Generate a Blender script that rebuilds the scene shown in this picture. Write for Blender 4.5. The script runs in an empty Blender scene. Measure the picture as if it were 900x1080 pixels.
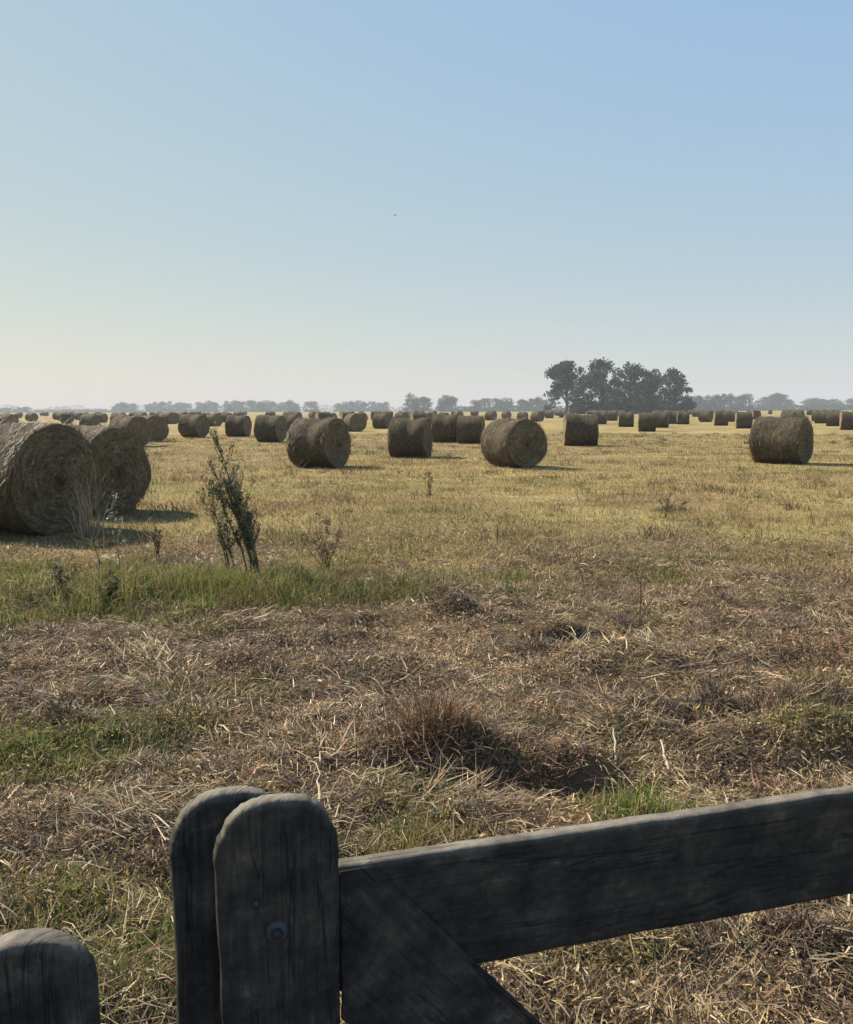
import bpy, math, random
import numpy as np
from mathutils import Vector, Matrix

rng = np.random.default_rng(7)
random.seed(7)
sc = bpy.context.scene
COL = sc.collection
R = math.radians

# ------------------------------------------------------------------ camera numbers
H = 1.62
PITCH, ROLL = R(6.8), R(-0.2)
CAM_M = Matrix.Rotation(math.pi / 2 - PITCH, 4, 'X') @ Matrix.Rotation(ROLL, 4, 'Z')


def ray(px, py):
    return (CAM_M @ Vector(((px - 450) / 900, -(py - 540) / 900, -1.0)))


def ground_pt(px, py, z=0.0):
    d = ray(px, py)
    t = (z - H) / d.z
    return np.array([d.x * t, d.y * t])


def dist_of_row(py):
    return float(ground_pt(450, py)[1])


def bearing(px, dist):
    d = ray(px, 433)
    return np.array([d.x / d.y * dist, dist])


# ------------------------------------------------------------------ noise and ground height
def _hash(ix, iy, seed):
    h = (ix.astype(np.int64) * 374761393 + iy.astype(np.int64) * 668265263 + seed * 974711) & 0xffffffff
    h = ((h ^ (h >> 13)) * 1274126177) & 0xffffffff
    h = h ^ (h >> 16)
    return (h & 0xffff) / 65535.0


def vnoise(x, y, seed=0):
    ix, iy = np.floor(x), np.floor(y)
    fx, fy = x - ix, y - iy
    ux, uy = fx * fx * (3 - 2 * fx), fy * fy * (3 - 2 * fy)
    ix, iy = ix.astype(np.int64), iy.astype(np.int64)
    a, b = _hash(ix, iy, seed), _hash(ix + 1, iy, seed)
    c, d = _hash(ix, iy + 1, seed), _hash(ix + 1, iy + 1, seed)
    return (a * (1 - ux) + b * ux) * (1 - uy) + (c * (1 - ux) + d * ux) * uy


def fbm(x, y, scale, seed=0, oct=4):
    x, y = np.asarray(x, float) / scale, np.asarray(y, float) / scale
    s, a, t = 0, 1.0, 0
    for o in range(oct):
        s = s + a * vnoise(x + o * 17.3, y - o * 9.1, seed + o * 31)
        t += a
        a *= 0.5
        x, y = x * 2.03, y * 2.03
    return s / t * 2 - 1


def sstep(a, b, x):
    t = np.clip((np.asarray(x, float) - a) / (b - a), 0, 1)
    return t * t * (3 - 2 * t)


# mounds / hollows near the gate: (x, y, radius x, radius y, height)
tuft_xy = ground_pt(470, 796)
MOUNDS = [(tuft_xy[0] + .02, tuft_xy[1] + .06, .26, .17, .13), (tuft_xy[0] + .22, tuft_xy[1] - .22, .42, .15, -.17), (tuft_xy[0] + .62, tuft_xy[1] - .05, .3, .12, .08),
          (tuft_xy[0] + .62, tuft_xy[1] - .27, .3, .12, -.09), (-1.75, 4.62, .45, .12, .07), (-1.75, 4.42, .45, .12, -.08), (-2.3, 5.1, .3, .1, -.07), (.3, 6.55, .3, .1, .08), (.9, 6.05, .35, .1, .08),
          (.9, 5.88, .35, .1, -.06), (2.0, 6.75, .25, .1, .08), (-.55, 5.95, .3, .09, -.06), (-1.6, 5.9, .25, .08, -.06), (2.9, 5.4, .5, .14, .09), (2.9, 5.15, .5, .12, -.08), (-.3, 4.75, .35, .12, -.06),
          (1.5, 5.3, .5, .14, .06), (.2, 5.2, .5, .14, .05), (-1.0, 3.0, .3, .1, .04), (1.25, 4.45, .35, .15, .08), (2.0, 4.15, .4, .17, .10), (2.05, 3.85, .4, .16, -.08),
          (.95, 3.75, .5, .25, -.08), (-1.6, 4.2, .5, .2, .04), (2.0, 4.6, .6, .3, .06), (-.9, 5.3, .8, .3, .05)]


def height(x, y):
    x, y = np.asarray(x, float), np.asarray(y, float)
    near = 1 - sstep(6.0, 10.5, y)
    z = near * (.075 * fbm(x * .45, y * 1.1, .8, 7, 3) + .045 * fbm(x, y * 1.5, .75, 3, 3) + .050 * fbm(x, y * 1.3, .24, 5, 3))
    z = z + .02 * fbm(x, y, 1.6, 9, 3) * (1 - sstep(10, 60, y))
    for mx, my, rx, ry, h in MOUNDS:
        z = z + h * np.exp(-((x - mx) / rx) ** 2 - ((y - my) / ry) ** 2)
    # the old fence-line bank that carries the long grass
    strip = np.exp(-((y - 7.25) / .85) ** 2) * (1 - sstep(-.2, 1.8, x))
    return z + .05 * strip


def zval(x, y):
    return float(height(np.array([x]), np.array([y]))[0])


# ------------------------------------------------------------------ ground zones (what grows where)
GREEN = []
for px, py, rx, ry, a in [(235, 625, 1.0, .5, .95), (340, 610, .6, .4, .8), (60, 640, .9, .4, .6), (50, 797, .62, .24, .9), (150, 1000, .45, .35, .85), (60, 960, .4, .2, .55), (425, 885, .3, .10, .6),
                          (670, 850, .20, .10, 1.0), (190, 765, .25, .12, .5), (650, 650, .5, .12, .4), (860, 770, .35, .2, .55),
                          (720, 590, .9, .25, .5), (560, 760, .3, .2, .25), (830, 560, 1.2, .4, .35), (640, 1010, .25, .12, .35),
                          (860, 900, .3, .2, .3)]:
    g = ground_pt(px, py)
    GREEN.append((g[0], g[1], rx, ry, a))


def strip_mask(x, y):
    """long grass along the old fence line"""
    n = .8 * fbm(x, y, .8, 41, 4)
    lo = 5.85 + .19 * np.clip(x + 3.2, 0, 5)
    body = sstep(lo, lo + .4, y + n * .75) * (1 - sstep(8.0, 9.8, y + 1.6 * n)) * (1 - sstep(-.5, 1.7, x + n * 2.2))
    return body * (.45 + .55 * sstep(-.25, .2, fbm(x, y, .45, 43, 3)))


def green_mask(x, y):
    m = strip_mask(x, y) * (.52 + .85 * fbm(x, y, .6, 45, 3)).clip(.08, 1)
    for gx, gy, rx, ry, a in GREEN:
        m = np.maximum(m, a * np.exp(-((x - gx) / rx) ** 2 - ((y - gy) / ry) ** 2) * (1 + .5 * fbm(x, y, .3, 49, 2)))
    far = sstep(8.5, 12, y) * (.34 * sstep(.2, .5, fbm(x, y, 3.5, 53, 4)) + .16 * sstep(.05, .5, fbm(x, y * 2.2, 11, 57, 3)))
    scatter = .5 * sstep(.22, .5, fbm(x, y, .8, 59, 3)) * (1 - sstep(8, 10, y))
    return np.clip(np.maximum(np.maximum(m, far), scatter), 0, 1)


def field_mask(x, y):
    return sstep(6.6, 10.0, y + 2.4 * fbm(x, y, 1.3, 61, 4))


C = lambda *c: np.array(c, float)
STRAW, TAN, GREYB, REDB, DARKB = C(.36, .27, .15), C(.24, .165, .09), C(.15, .112, .078), C(.14, .072, .04), C(.055, .042, .03)
GOLD, GOLD2, PALE = C(.285, .226, .094), C(.23, .168, .075), C(.46, .38, .25)
GREEN_A, GREEN_B, GREEN_C = C(.10, .135, .03), C(.16, .18, .045), C(.06, .09, .025)


def mix(a, b, t):
    t = np.asarray(t)[..., None]
    return a * (1 - t) + b * t


def ground_col(x, y):
    n1, n2, n3 = fbm(x, y, .5, 71, 4), fbm(x, y, 1.7, 73, 3), fbm(x, y * 1.8, .14, 75, 3)
    lit = mix(mix(GREYB * .75, TAN * .8, sstep(-.3, .5, n1)), REDB * .9, sstep(.05, .5, n2) * .6)
    lit = mix(lit, DARKB, sstep(.1, .5, -n3) * .6)
    n4, n5 = fbm(x, y * 1.6, 2.6, 77, 4), fbm(x, y, 14, 79, 3)
    fld = mix(mix(GOLD, GOLD2, sstep(-.35, .35, n4)), C(.24, .19, .10), sstep(0, .5, n5) * .7)
    c = mix(lit, fld, field_mask(x, y))
    return mix(c, mix(GREEN_A, GREEN_B, sstep(-.3, .3, n1)) * .85, green_mask(x, y) * .8)


# ------------------------------------------------------------------ mesh helpers
class MB:
    """collects quads (with a colour per vertex and optional uv) and links them as ONE mesh object"""

    def __init__(s):
        s.v, s.f, s.c, s.uv, s.n, s.mi = [], [], [], [], 0, []

    def add(s, v, f, c=(.5, .5, .5), uv=None, mi=0):
        v = np.asarray(v, float).reshape(-1, 3)
        f = np.asarray(f, np.int64).reshape(-1, 4)
        c = np.asarray(c, float)
        if c.ndim == 1:
            c = np.tile(c, (len(v), 1))
        s.v.append(v)
        s.f.append(f + s.n)
        s.c.append(c)
        s.uv.append(np.zeros((len(v), 2)) if uv is None else np.asarray(uv, float))
        s.mi.append(np.full(len(f), mi, np.int32))
        s.n += len(v)

    def mesh(s, name, mats, smooth=False):
        v, f, c, uv = (np.concatenate(a) for a in (s.v, s.f, s.c, s.uv))
        me = bpy.data.meshes.new(name)
        me.vertices.add(len(v))
        me.vertices.foreach_set('co', v.astype(np.float32).ravel())
        me.loops.add(len(f) * 4)
        me.loops.foreach_set('vertex_index', f.astype(np.int32).ravel())
        me.polygons.add(len(f))
        me.polygons.foreach_set('loop_start', (np.arange(len(f)) * 4).astype(np.int32))
        me.update(calc_edges=True)
        ca = me.color_attributes.new('Col', 'FLOAT_COLOR', 'POINT')
        ca.data.foreach_set('color', np.concatenate([c, np.ones((len(c), 1))], 1).astype(np.float32).ravel())
        ul = me.uv_layers.new(name='UVMap')
        ul.data.foreach_set('uv', uv[f.ravel()].astype(np.float32).ravel())
        for m in (mats if isinstance(mats, (list, tuple)) else [mats]):
            me.materials.append(m)
        me.polygons.foreach_set('material_index', np.concatenate(s.mi))
        if smooth:
            me.polygons.foreach_set('use_smooth', np.ones(len(f), bool))
        me.validate()
        me.update()
        return me

    def build(s, name, mats, parent=None, smooth=False):
        o = bpy.data.objects.new(name, s.mesh(name, mats, smooth))
        COL.objects.link(o)
        if parent:
            o.parent = parent
        return o


def tag(o, label=None, cat=None, group=None, kind=None):
    for k, v in (('label', label), ('category', cat), ('group', group), ('kind', kind)):
        if v:
            o[k] = v
    return o


def empty(name, loc, rz=0, label=None, cat=None, group=None):
    o = bpy.data.objects.new(name, None)
    COL.objects.link(o)
    o.empty_display_size = .2
    o.location = loc
    o.rotation_euler = (0, 0, rz)
    return tag(o, label, cat, group)


def blades(mb, P, head, L, W, tilt, bend, col, twist=None, tipcol=1.15):
    """N grass blades or straws, two quads each. tilt: angle from vertical at the base; bend: extra at the tip"""
    n = len(P)
    if n == 0:
        return
    head, L, W, tilt, bend = (np.broadcast_to(np.asarray(a, float), (n,)) for a in (head, L, W, tilt, bend))
    d = np.stack([np.cos(head), np.sin(head), np.zeros(n)], 1)
    up = np.array([0, 0, 1.0])
    pr = np.stack([-np.sin(head), np.cos(head), np.zeros(n)], 1)
    tw = np.zeros(n) if twist is None else np.broadcast_to(twist, (n,))
    a0, a1 = tilt, tilt + bend
    dir0 = np.sin(a0)[:, None] * d + np.cos(a0)[:, None] * up
    dir1 = np.sin(a1)[:, None] * d + np.cos(a1)[:, None] * up
    nrm = np.cos(a0)[:, None] * d - np.sin(a0)[:, None] * up
    w = np.cos(tw)[:, None] * pr + np.sin(tw)[:, None] * nrm
    p1 = P + dir0 * (L / 2)[:, None]
    p2 = p1 + dir1 * (L / 2)[:, None]
    wv = w * (W / 2)[:, None]
    V = np.stack([P - wv, P + wv, p1 - wv * .85, p1 + wv * .85, p2 - wv * .15, p2 + wv * .15], 1).reshape(-1, 3)
    b = (np.arange(n) * 6)[:, None]
    F = np.concatenate([b + [0, 1, 3, 2], b + [2, 3, 5, 4]], 1).reshape(-1, 4)
    col = np.broadcast_to(col, (n, 3))
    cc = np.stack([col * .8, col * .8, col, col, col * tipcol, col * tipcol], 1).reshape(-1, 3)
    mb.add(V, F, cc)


def tube(mb, pts, rad, col=(.1, .08, .05), sides=5, mi=0):
    pts = np.asarray(pts, float)
    n = len(pts)
    rad = np.broadcast_to(np.asarray(rad, float), (n,))
    t = np.gradient(pts, axis=0)
    t /= np.linalg.norm(t, axis=1)[:, None] + 1e-9
    ref = np.where(np.abs(t[:, 2:3]) > .9, np.array([[1.0, 0, 0]]), np.array([[0, 0, 1.0]]))
    u = np.cross(t, ref)
    u /= np.linalg.norm(u, axis=1)[:, None] + 1e-9
    w = np.cross(t, u)
    a = np.arange(sides) * 2 * math.pi / sides
    ring = pts[:, None] + rad[:, None, None] * (np.cos(a)[None, :, None] * u[:, None] + np.sin(a)[None, :, None] * w[:, None])
    i, j = np.meshgrid(np.arange(n - 1), np.arange(sides), indexing='ij')
    k = (j + 1) % sides
    F = np.stack([i * sides + j, i * sides + k, (i + 1) * sides + k, (i + 1) * sides + j], -1).reshape(-1, 4)
    mb.add(ring.reshape(-1, 3), F, col, mi=mi)


def leaf_quads(mb, P, size, col, flat=0.0):
    """randomly turned leaf-sized quads"""
    n = len(P)
    a = rng.normal(size=(n, 3))
    a /= np.linalg.norm(a, axis=1)[:, None]
    b = rng.normal(size=(n, 3))
    b -= a * (a * b).sum(1)[:, None]
    b /= np.linalg.norm(b, axis=1)[:, None]
    size = np.broadcast_to(size, (n,))[:, None]
    a, b = a * size * .5, b * size * .32
    V = np.stack([P - a, P - b * .9, P + a, P + b], 1).reshape(-1, 3)
    F = (np.arange(n) * 4)[:, None] + np.arange(4)
    mb.add(V, F, np.repeat(np.broadcast_to(col, (n, 3)), 4, 0))


# ------------------------------------------------------------------ materials
def newmat(name):
    m = bpy.data.materials.new(name)
    m.use_nodes = True
    nt = m.node_tree
    nt.nodes.clear()
    out = nt.nodes.new('ShaderNodeOutputMaterial')
    return m, nt, out


def nd(nt, typ, **kw):
    n = nt.nodes.new(typ)
    for k, v in kw.items():
        if k in n.inputs:
            n.inputs[k].default_value = v
        else:
            setattr(n, k, v)
    return n


def mathn(nt, op, a, b=None):
    n = nt.nodes.new('ShaderNodeMath')
    n.operation = op
    for i, v in enumerate((a, b)):
        if v is None:
            continue
        if isinstance(v, (int, float)):
            n.inputs[i].default_value = v
        else:
            nt.links.new(v, n.inputs[i])
    return n.outputs[0]


def ramp(nt, fac, stops):
    n = nt.nodes.new('ShaderNodeValToRGB')
    e = n.color_ramp.elements
    e[0].position, e[0].color = stops[0][0], (*stops[0][1], 1)
    e[1].position, e[1].color = stops[-1][0], (*stops[-1][1], 1)
    for p, c in stops[1:-1]:
        q = e.new(p)
        q.color = (*c, 1)
    nt.links.new(fac, n.inputs[0])
    return n.outputs[0]


def mulcol(nt, a, fac):
    n = nt.nodes.new('ShaderNodeVectorMath')
    n.operation = 'SCALE'
    nt.links.new(a, n.inputs[0])
    if isinstance(fac, (int, float)):
        n.inputs['Scale'].default_value = fac
    else:
        nt.links.new(fac, n.inputs['Scale'])
    return n.outputs[0]


def attr_blade_mat(name, transl=.35, rough=.6, spec=.25):
    m, nt, out = newmat(name)
    at = nd(nt, 'ShaderNodeAttribute', attribute_name='Col')
    p = nd(nt, 'ShaderNodeBsdfPrincipled', Roughness=rough)
    p.inputs['Specular IOR Level'].default_value = spec
    t = nd(nt, 'ShaderNodeBsdfTranslucent')
    mx = nd(nt, 'ShaderNodeMixShader')
    mx.inputs[0].default_value = transl
    nt.links.new(at.outputs['Color'], p.inputs['Base Color'])
    nt.links.new(at.outputs['Color'], t.inputs['Color'])
    nt.links.new(p.outputs[0], mx.inputs[1])
    nt.links.new(t.outputs[0], mx.inputs[2])
    nt.links.new(mx.outputs[0], out.inputs[0])
    return m


M_BLADE = attr_blade_mat('grass_blade', .4)
M_STRAW = attr_blade_mat('straw', .22, .55, .35)
M_LEAF = attr_blade_mat('tree_leaf', .25, .6, .2)
M_WEED = attr_blade_mat('weed_leaf', .25, .6, .2)


def mat_ground():
    m, nt, out = newmat('field_soil')
    at = nd(nt, 'ShaderNodeAttribute', attribute_name='Col')
    ge = nd(nt, 'ShaderNodeNewGeometry')
    n1 = nd(nt, 'ShaderNodeTexNoise', Scale=38.0, Detail=6.0, Roughness=.7)
    n2 = nd(nt, 'ShaderNodeTexNoise', Scale=1.3, Detail=8.0, Roughness=.72)
    n3 = nd(nt, 'ShaderNodeTexNoise', Scale=.07, Detail=5.0, Roughness=.6)
    for n in (n1, n2, n3):
        nt.links.new(ge.outputs['Position'], n.inputs['Vector'])
    f = mathn(nt, 'MULTIPLY', mathn(nt, 'ADD', mathn(nt, 'MULTIPLY', n1.outputs[0], 1.1), .45),
              mathn(nt, 'ADD', mathn(nt, 'MULTIPLY', n2.outputs[0], 1.5), .25))
    f = mathn(nt, 'MULTIPLY', f, mathn(nt, 'ADD', mathn(nt, 'MULTIPLY', n3.outputs[0], .6), .7))
    c = mulcol(nt, at.outputs['Color'], f)
    p = nd(nt, 'ShaderNodeBsdfPrincipled', Roughness=.95)
    p.inputs['Specular IOR Level'].default_value = .1
    nt.links.new(c, p.inputs['Base Color'])
    b = nd(nt, 'ShaderNodeBump', Strength=.9, Distance=.05)
    h = mathn(nt, 'ADD', mathn(nt, 'MULTIPLY', n1.outputs[0], .5), mathn(nt, 'MULTIPLY', n2.outputs[0], 2.0))
    nt.links.new(h, b.inputs['Height'])
    nt.links.new(b.outputs[0], p.inputs['Normal'])
    nt.links.new(p.outputs[0], out.inputs[0])
    return m


def mat_bale(name, face=False):
    m, nt, out = newmat(name)
    uv = nd(nt, 'ShaderNodeUVMap')
    mp = nd(nt, 'ShaderNodeMapping')
    mp.inputs['Scale'].default_value = (20, 4.5, 1) if face else (16, 6.0, 1)
    oi = nd(nt, 'ShaderNodeObjectInfo')
    cb = nd(nt, 'ShaderNodeCombineXYZ')
    nt.links.new(mathn(nt, 'MULTIPLY', oi.outputs['Random'], 40.0), cb.inputs[2])
    add = nd(nt, 'ShaderNodeVectorMath')
    nt.links.new(uv.outputs[0], mp.inputs[0])
    nt.links.new(mp.outputs[0], add.inputs[0])
    nt.links.new(cb.outputs[0], add.inputs[1])
    n1 = nd(nt, 'ShaderNodeTexNoise', Scale=1.0, Detail=6.0, Roughness=.72, Distortion=.6)
    nt.links.new(add.outputs[0], n1.inputs['Vector'])
    tc = nd(nt, 'ShaderNodeTexCoord')
    a2 = nd(nt, 'ShaderNodeVectorMath')
    nt.links.new(tc.outputs['Object'], a2.inputs[0])
    nt.links.new(cb.outputs[0], a2.inputs[1])
    n2 = nd(nt, 'ShaderNodeTexNoise', Scale=2.2, Detail=5.0, Roughness=.65)
    n3 = nd(nt, 'ShaderNodeTexNoise', Scale=38.0, Detail=6.0, Roughness=.75)
    nt.links.new(a2.outputs[0], n2.inputs['Vector'])
    nt.links.new(a2.outputs[0], n3.inputs['Vector'])
    f = mathn(nt, 'ADD', mathn(nt, 'MULTIPLY', n1.outputs[0], .5), mathn(nt, 'MULTIPLY', n3.outputs[0], .5))
    k = 1.5 if face else .70
    c = ramp(nt, f, [(.34, (.022 * k, .017 * k, .010 * k)), (.47, (.076 * k, .059 * k, .034 * k)), (.56, (.15 * k, .118 * k, .068 * k)), (.67, (.36 * k, .295 * k, .175 * k))])
    c = mulcol(nt, c, mathn(nt, 'ADD', mathn(nt, 'MULTIPLY', n2.outputs[0], .9), .55))
    p = nd(nt, 'ShaderNodeBsdfPrincipled', Roughness=.85)
    p.inputs['Specular IOR Level'].default_value = .2
    nt.links.new(c, p.inputs['Base Color'])
    b = nd(nt, 'ShaderNodeBump', Strength=1.0, Distance=.05)
    nt.links.new(mathn(nt, 'ADD', f, mathn(nt, 'MULTIPLY', n2.outputs[0], .6)), b.inputs['Height'])
    nt.links.new(b.outputs[0], p.inputs['Normal'])
    nt.links.new(p.outputs[0], out.inputs[0])
    return m


def mat_wood():
    m, nt, out = newmat('weathered_dark_wood')
    tc = nd(nt, 'ShaderNodeTexCoord')
    uv = nd(nt, 'ShaderNodeUVMap')
    mp = nd(nt, 'ShaderNodeMapping')
    mp.inputs['Scale'].default_value = (9, 170, 1)
    nt.links.new(uv.outputs[0], mp.inputs[0])
    g = nd(nt, 'ShaderNodeTexNoise', Scale=1.0, Detail=7.0, Roughness=.7, Distortion=.5)
    nt.links.new(mp.outputs[0], g.inputs['Vector'])
    n2 = nd(nt, 'ShaderNodeTexNoise', Scale=16.0, Detail=6.0, Roughness=.65)
    n3 = nd(nt, 'ShaderNodeTexNoise', Scale=90.0, Detail=3.0, Roughness=.6)
    nt.links.new(tc.outputs['Object'], n2.inputs['Vector'])
    nt.links.new(tc.outputs['Object'], n3.inputs['Vector'])
    f = mathn(nt, 'ADD', mathn(nt, 'MULTIPLY', g.outputs[0], .28), mathn(nt, 'MULTIPLY', n2.outputs[0], .62))
    f = mathn(nt, 'ADD', f, mathn(nt, 'MULTIPLY', n3.outputs[0], .20))
    mc = nd(nt, 'ShaderNodeMapping')
    mc.inputs['Scale'].default_value = (2.2, 46, 1)
    nt.links.new(uv.outputs[0], mc.inputs[0])
    nc = nd(nt, 'ShaderNodeTexNoise', Scale=1.0, Detail=4.0, Roughness=.55, Distortion=.8)
    nt.links.new(mc.outputs[0], nc.inputs['Vector'])
    crk = nd(nt, 'ShaderNodeMapRange')
    crk.inputs['From Min'].default_value, crk.inputs['From Max'].default_value = .0, .016
    nt.links.new(mathn(nt, 'ABSOLUTE', mathn(nt, 'SUBTRACT', nc.outputs[0], .56)), crk.inputs['Value'])
    lich = nd(nt, 'ShaderNodeMapRange')
    lich.inputs['From Min'].default_value, lich.inputs['From Max'].default_value = .6, .72
    n4 = nd(nt, 'ShaderNodeTexNoise', Scale=26.0, Detail=5.0, Roughness=.7)
    nt.links.new(tc.outputs['Object'], n4.inputs['Vector'])
    nt.links.new(n4.outputs[0], lich.inputs['Value'])
    f = mathn(nt, 'MULTIPLY', f, mathn(nt, 'ADD', mathn(nt, 'MULTIPLY', crk.outputs[0], .22), .78))
    f = mathn(nt, 'ADD', f, mathn(nt, 'MULTIPLY', lich.outputs[0], .13))
    f = mathn(nt, 'ADD', f, -.043)
    dark = ramp(nt, f, [(.36, (.009, .009, .008)), (.46, (.021, .022, .018)), (.54, (.040, .038, .029)), (.62, (.074, .066, .048)), (.72, (.15, .135, .10))])
    bare = ramp(nt, f, [(.35, (.13, .115, .09)), (.6, (.28, .25, .2))])  # lighter tone for the tops, painted as if in full sun
    # sunlit contrast of tops and upper edges painted in over bleaching, stored per vertex
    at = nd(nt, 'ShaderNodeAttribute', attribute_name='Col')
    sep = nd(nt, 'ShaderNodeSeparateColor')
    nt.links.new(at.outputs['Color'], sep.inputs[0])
    top_light = mathn(nt, 'MULTIPLY', sep.outputs[0], mathn(nt, 'ADD', mathn(nt, 'MULTIPLY', n2.outputs[0], 1.2), .3))
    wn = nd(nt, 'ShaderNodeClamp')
    nt.links.new(top_light, wn.inputs[0])
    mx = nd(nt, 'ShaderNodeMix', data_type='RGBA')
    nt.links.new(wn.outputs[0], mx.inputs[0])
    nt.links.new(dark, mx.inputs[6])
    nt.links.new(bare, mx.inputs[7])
    p = nd(nt, 'ShaderNodeBsdfPrincipled', Roughness=.8)
    p.inputs['Specular IOR Level'].default_value = .25
    nt.links.new(mx.outputs[2], p.inputs['Base Color'])
    b = nd(nt, 'ShaderNodeBump', Strength=.8, Distance=.006)
    nt.links.new(f, b.inputs['Height'])
    nt.links.new(b.outputs[0], p.inputs['Normal'])
    nt.links.new(p.outputs[0], out.inputs[0])
    return m


def mat_plain(name, col, rough=.7, metal=0.0, nscale=8.0):
    m, nt, out = newmat(name)
    tc = nd(nt, 'ShaderNodeTexCoord')
    n = nd(nt, 'ShaderNodeTexNoise', Scale=nscale, Detail=5.0)
    nt.links.new(tc.outputs['Object'], n.inputs['Vector'])
    c = ramp(nt, n.outputs[0], [(.3, tuple(x * .6 for x in col)), (.7, tuple(x * 1.25 for x in col))])
    p = nd(nt, 'ShaderNodeBsdfPrincipled', Roughness=rough, Metallic=metal)
    nt.links.new(c, p.inputs['Base Color'])
    nt.links.new(p.outputs[0], out.inputs[0])
    return m


M_GROUND, M_BALE, M_FACE, M_WOOD = mat_ground(), mat_bale('bale_side_straw'), mat_bale('bale_end_straw', True), mat_wood()
M_BARK = mat_plain('bark', (.07, .058, .045), .9)
M_STEEL = mat_plain('galvanised_bolt', (.05, .055, .058), .75, .0, 60)
M_RUST = mat_plain('worn_bolt_head', (.018, .02, .022), .7, .1, 60)
M_TWIG = attr_blade_mat('dry_twig', .0, .8, .2)
M_BIRD = mat_plain('bird_feather', (.05, .05, .055), .8)

# ------------------------------------------------------------------ ground sheet
GR = 1750.0
th = np.concatenate([np.linspace(-math.pi, -1.15, 40, endpoint=False), np.linspace(-1.15, 1.15, 1000), np.linspace(1.15, math.pi, 41)[1:-1]])
rr = [0.5]
while rr[-1] < 14:
    rr.append(rr[-1] * 1.0075)
while rr[-1] < 60:
    rr.append(rr[-1] * 1.025)
while rr[-1] < GR:
    rr.append(rr[-1] * 1.09)
rr = np.array(rr)
T, RR = np.meshgrid(th, rr)
gx, gy = RR * np.sin(T), RR * np.cos(T)
gz = height(gx, gy)
nt_, nr_ = len(th), len(rr)
V = np.stack([gx, gy, gz], -1).reshape(-1, 3)
i, j = np.meshgrid(np.arange(nr_ - 1), np.arange(nt_), indexing='ij')
k = (j + 1) % nt_
F = np.stack([i * nt_ + j, i * nt_ + k, (i + 1) * nt_ + k, (i + 1) * nt_ + j], -1).reshape(-1, 4)[:, ::-1]
mb = MB()
mb.add(V, F, ground_col(gx.ravel(), gy.ravel()))
# the small disc under the camera
a = np.arange(nt_)
cen = np.array([[0, 0, zval(0, 0)]])
Vc = np.concatenate([V[:nt_], cen])
Fc = np.stack([a, (a + 1) % nt_, np.full(nt_, nt_), np.full(nt_, nt_)], 1)
me_ring = mb.build('ground', M_GROUND, smooth=True)
tag(me_ring, 'flat mown hay field running from the gate to the horizon', kind='structure')


# ------------------------------------------------------------------ ground cover (stuff)
def sample(n, r0, r1, power=1.0, ang=.60):
    """n points in the view sector, areal density falling with distance as r^(-power)"""
    u = rng.random(n)
    e = 2 - power
    r = (r0 ** e + u * (r1 ** e - r0 ** e)) ** (1 / e) if abs(e) > 1e-6 else r0 * (r1 / r0) ** u
    t = rng.uniform(-1, 1, n) * (ang + .55 * np.exp(-np.clip(r - 2.2, 0, None) / 2.2))     # wider close by
    return r * np.sin(t), r * np.cos(t)


def with_z(x, y, dz=0):
    return np.stack([x, y, height(x, y) + dz], 1)


def palette(n, cols, w):
    cols = np.array(cols)
    c = cols[rng.choice(len(cols), n, p=np.array(w) / sum(w))]
    return c * rng.uniform(.7, 1.3, (n, 1)) * (1 + rng.normal(0, .05, (n, 3)))


# dry hay litter lying on the near ground: mostly short broken bits, some long stems
mb = MB()
x, y = sample(560000, 1.5, 11.5, 1.15)
keep = rng.random(len(x)) < (1 - field_mask(x, y) * .7) * (1 - .75 * strip_mask(x, y)) * (.35 + .85 * sstep(-.5, .3, fbm(x, y, .4, 91, 3)))
x, y = x[keep], y[keep]
n = len(x)
patch = fbm(x, y, .45, 93, 3)
col = palette(n, [STRAW, TAN, GREYB, REDB, DARKB, PALE], [.20, .34, .27, .08, .08, .03])
col *= 1.28 * (1 + .6 * patch)[:, None]
col = mix(col, REDB * rng.uniform(.7, 1.4, (n, 1)), sstep(.15, .6, fbm(x, y, 1.3, 95, 3)) * .35)
gm = green_mask(x, y)
col = mix(col, GREEN_B * rng.uniform(.6, 1.3, (n, 1)), gm * .45)
L = rng.gamma(2.0, .011, n) + .010
blades(mb, with_z(x, y, rng.random(n) ** 2 * .04), rng.uniform(0, 2 * math.pi, n), L, rng.uniform(.0018, .0062, n) * (1 + y * .08),
       rng.uniform(R(40), R(105), n), rng.normal(0, .7, n), col, rng.uniform(-1.4, 1.4, n), 1.1)
# matted locks of cut hay: raised wads whose stems lie the same way, light on top of dark
cx_, cy_ = sample(6200, 1.7, 11, 1.2)
kp = rng.random(len(cx_)) < (1 - .75 * field_mask(cx_, cy_)) * (1 - .8 * strip_mask(cx_, cy_)) * sstep(-.45, .25, fbm(cx_, cy_ * 1.4, 1.1, 97, 3)) * (1 - .8 * green_mask(cx_, cy_))
cx_, cy_ = cx_[kp], cy_[kp]
nc_, m_ = len(cx_), 46
sz = np.repeat(rng.gamma(3, .028, nc_) + .03, m_)
hd = np.repeat(rng.normal(.25, 1.0, nc_) + math.pi * (rng.random(nc_) < .5), m_)
al, ac = rng.normal(0, .55, nc_ * m_), rng.normal(0, .42, nc_ * m_)
x = np.repeat(cx_, m_) + sz * (al * np.cos(hd) - ac * np.sin(hd))
y = np.repeat(cy_, m_) + sz * (al * np.sin(hd) + ac * np.cos(hd))
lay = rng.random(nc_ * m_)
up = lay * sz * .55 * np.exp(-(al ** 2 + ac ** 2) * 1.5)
tone = palette(nc_, [STRAW, TAN, C(.21, .165, .105), GREYB, C(.17, .10, .06), DARKB, C(.2, .18, .07)], [.24, .26, .2, .12, .07, .04, .07])
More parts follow.
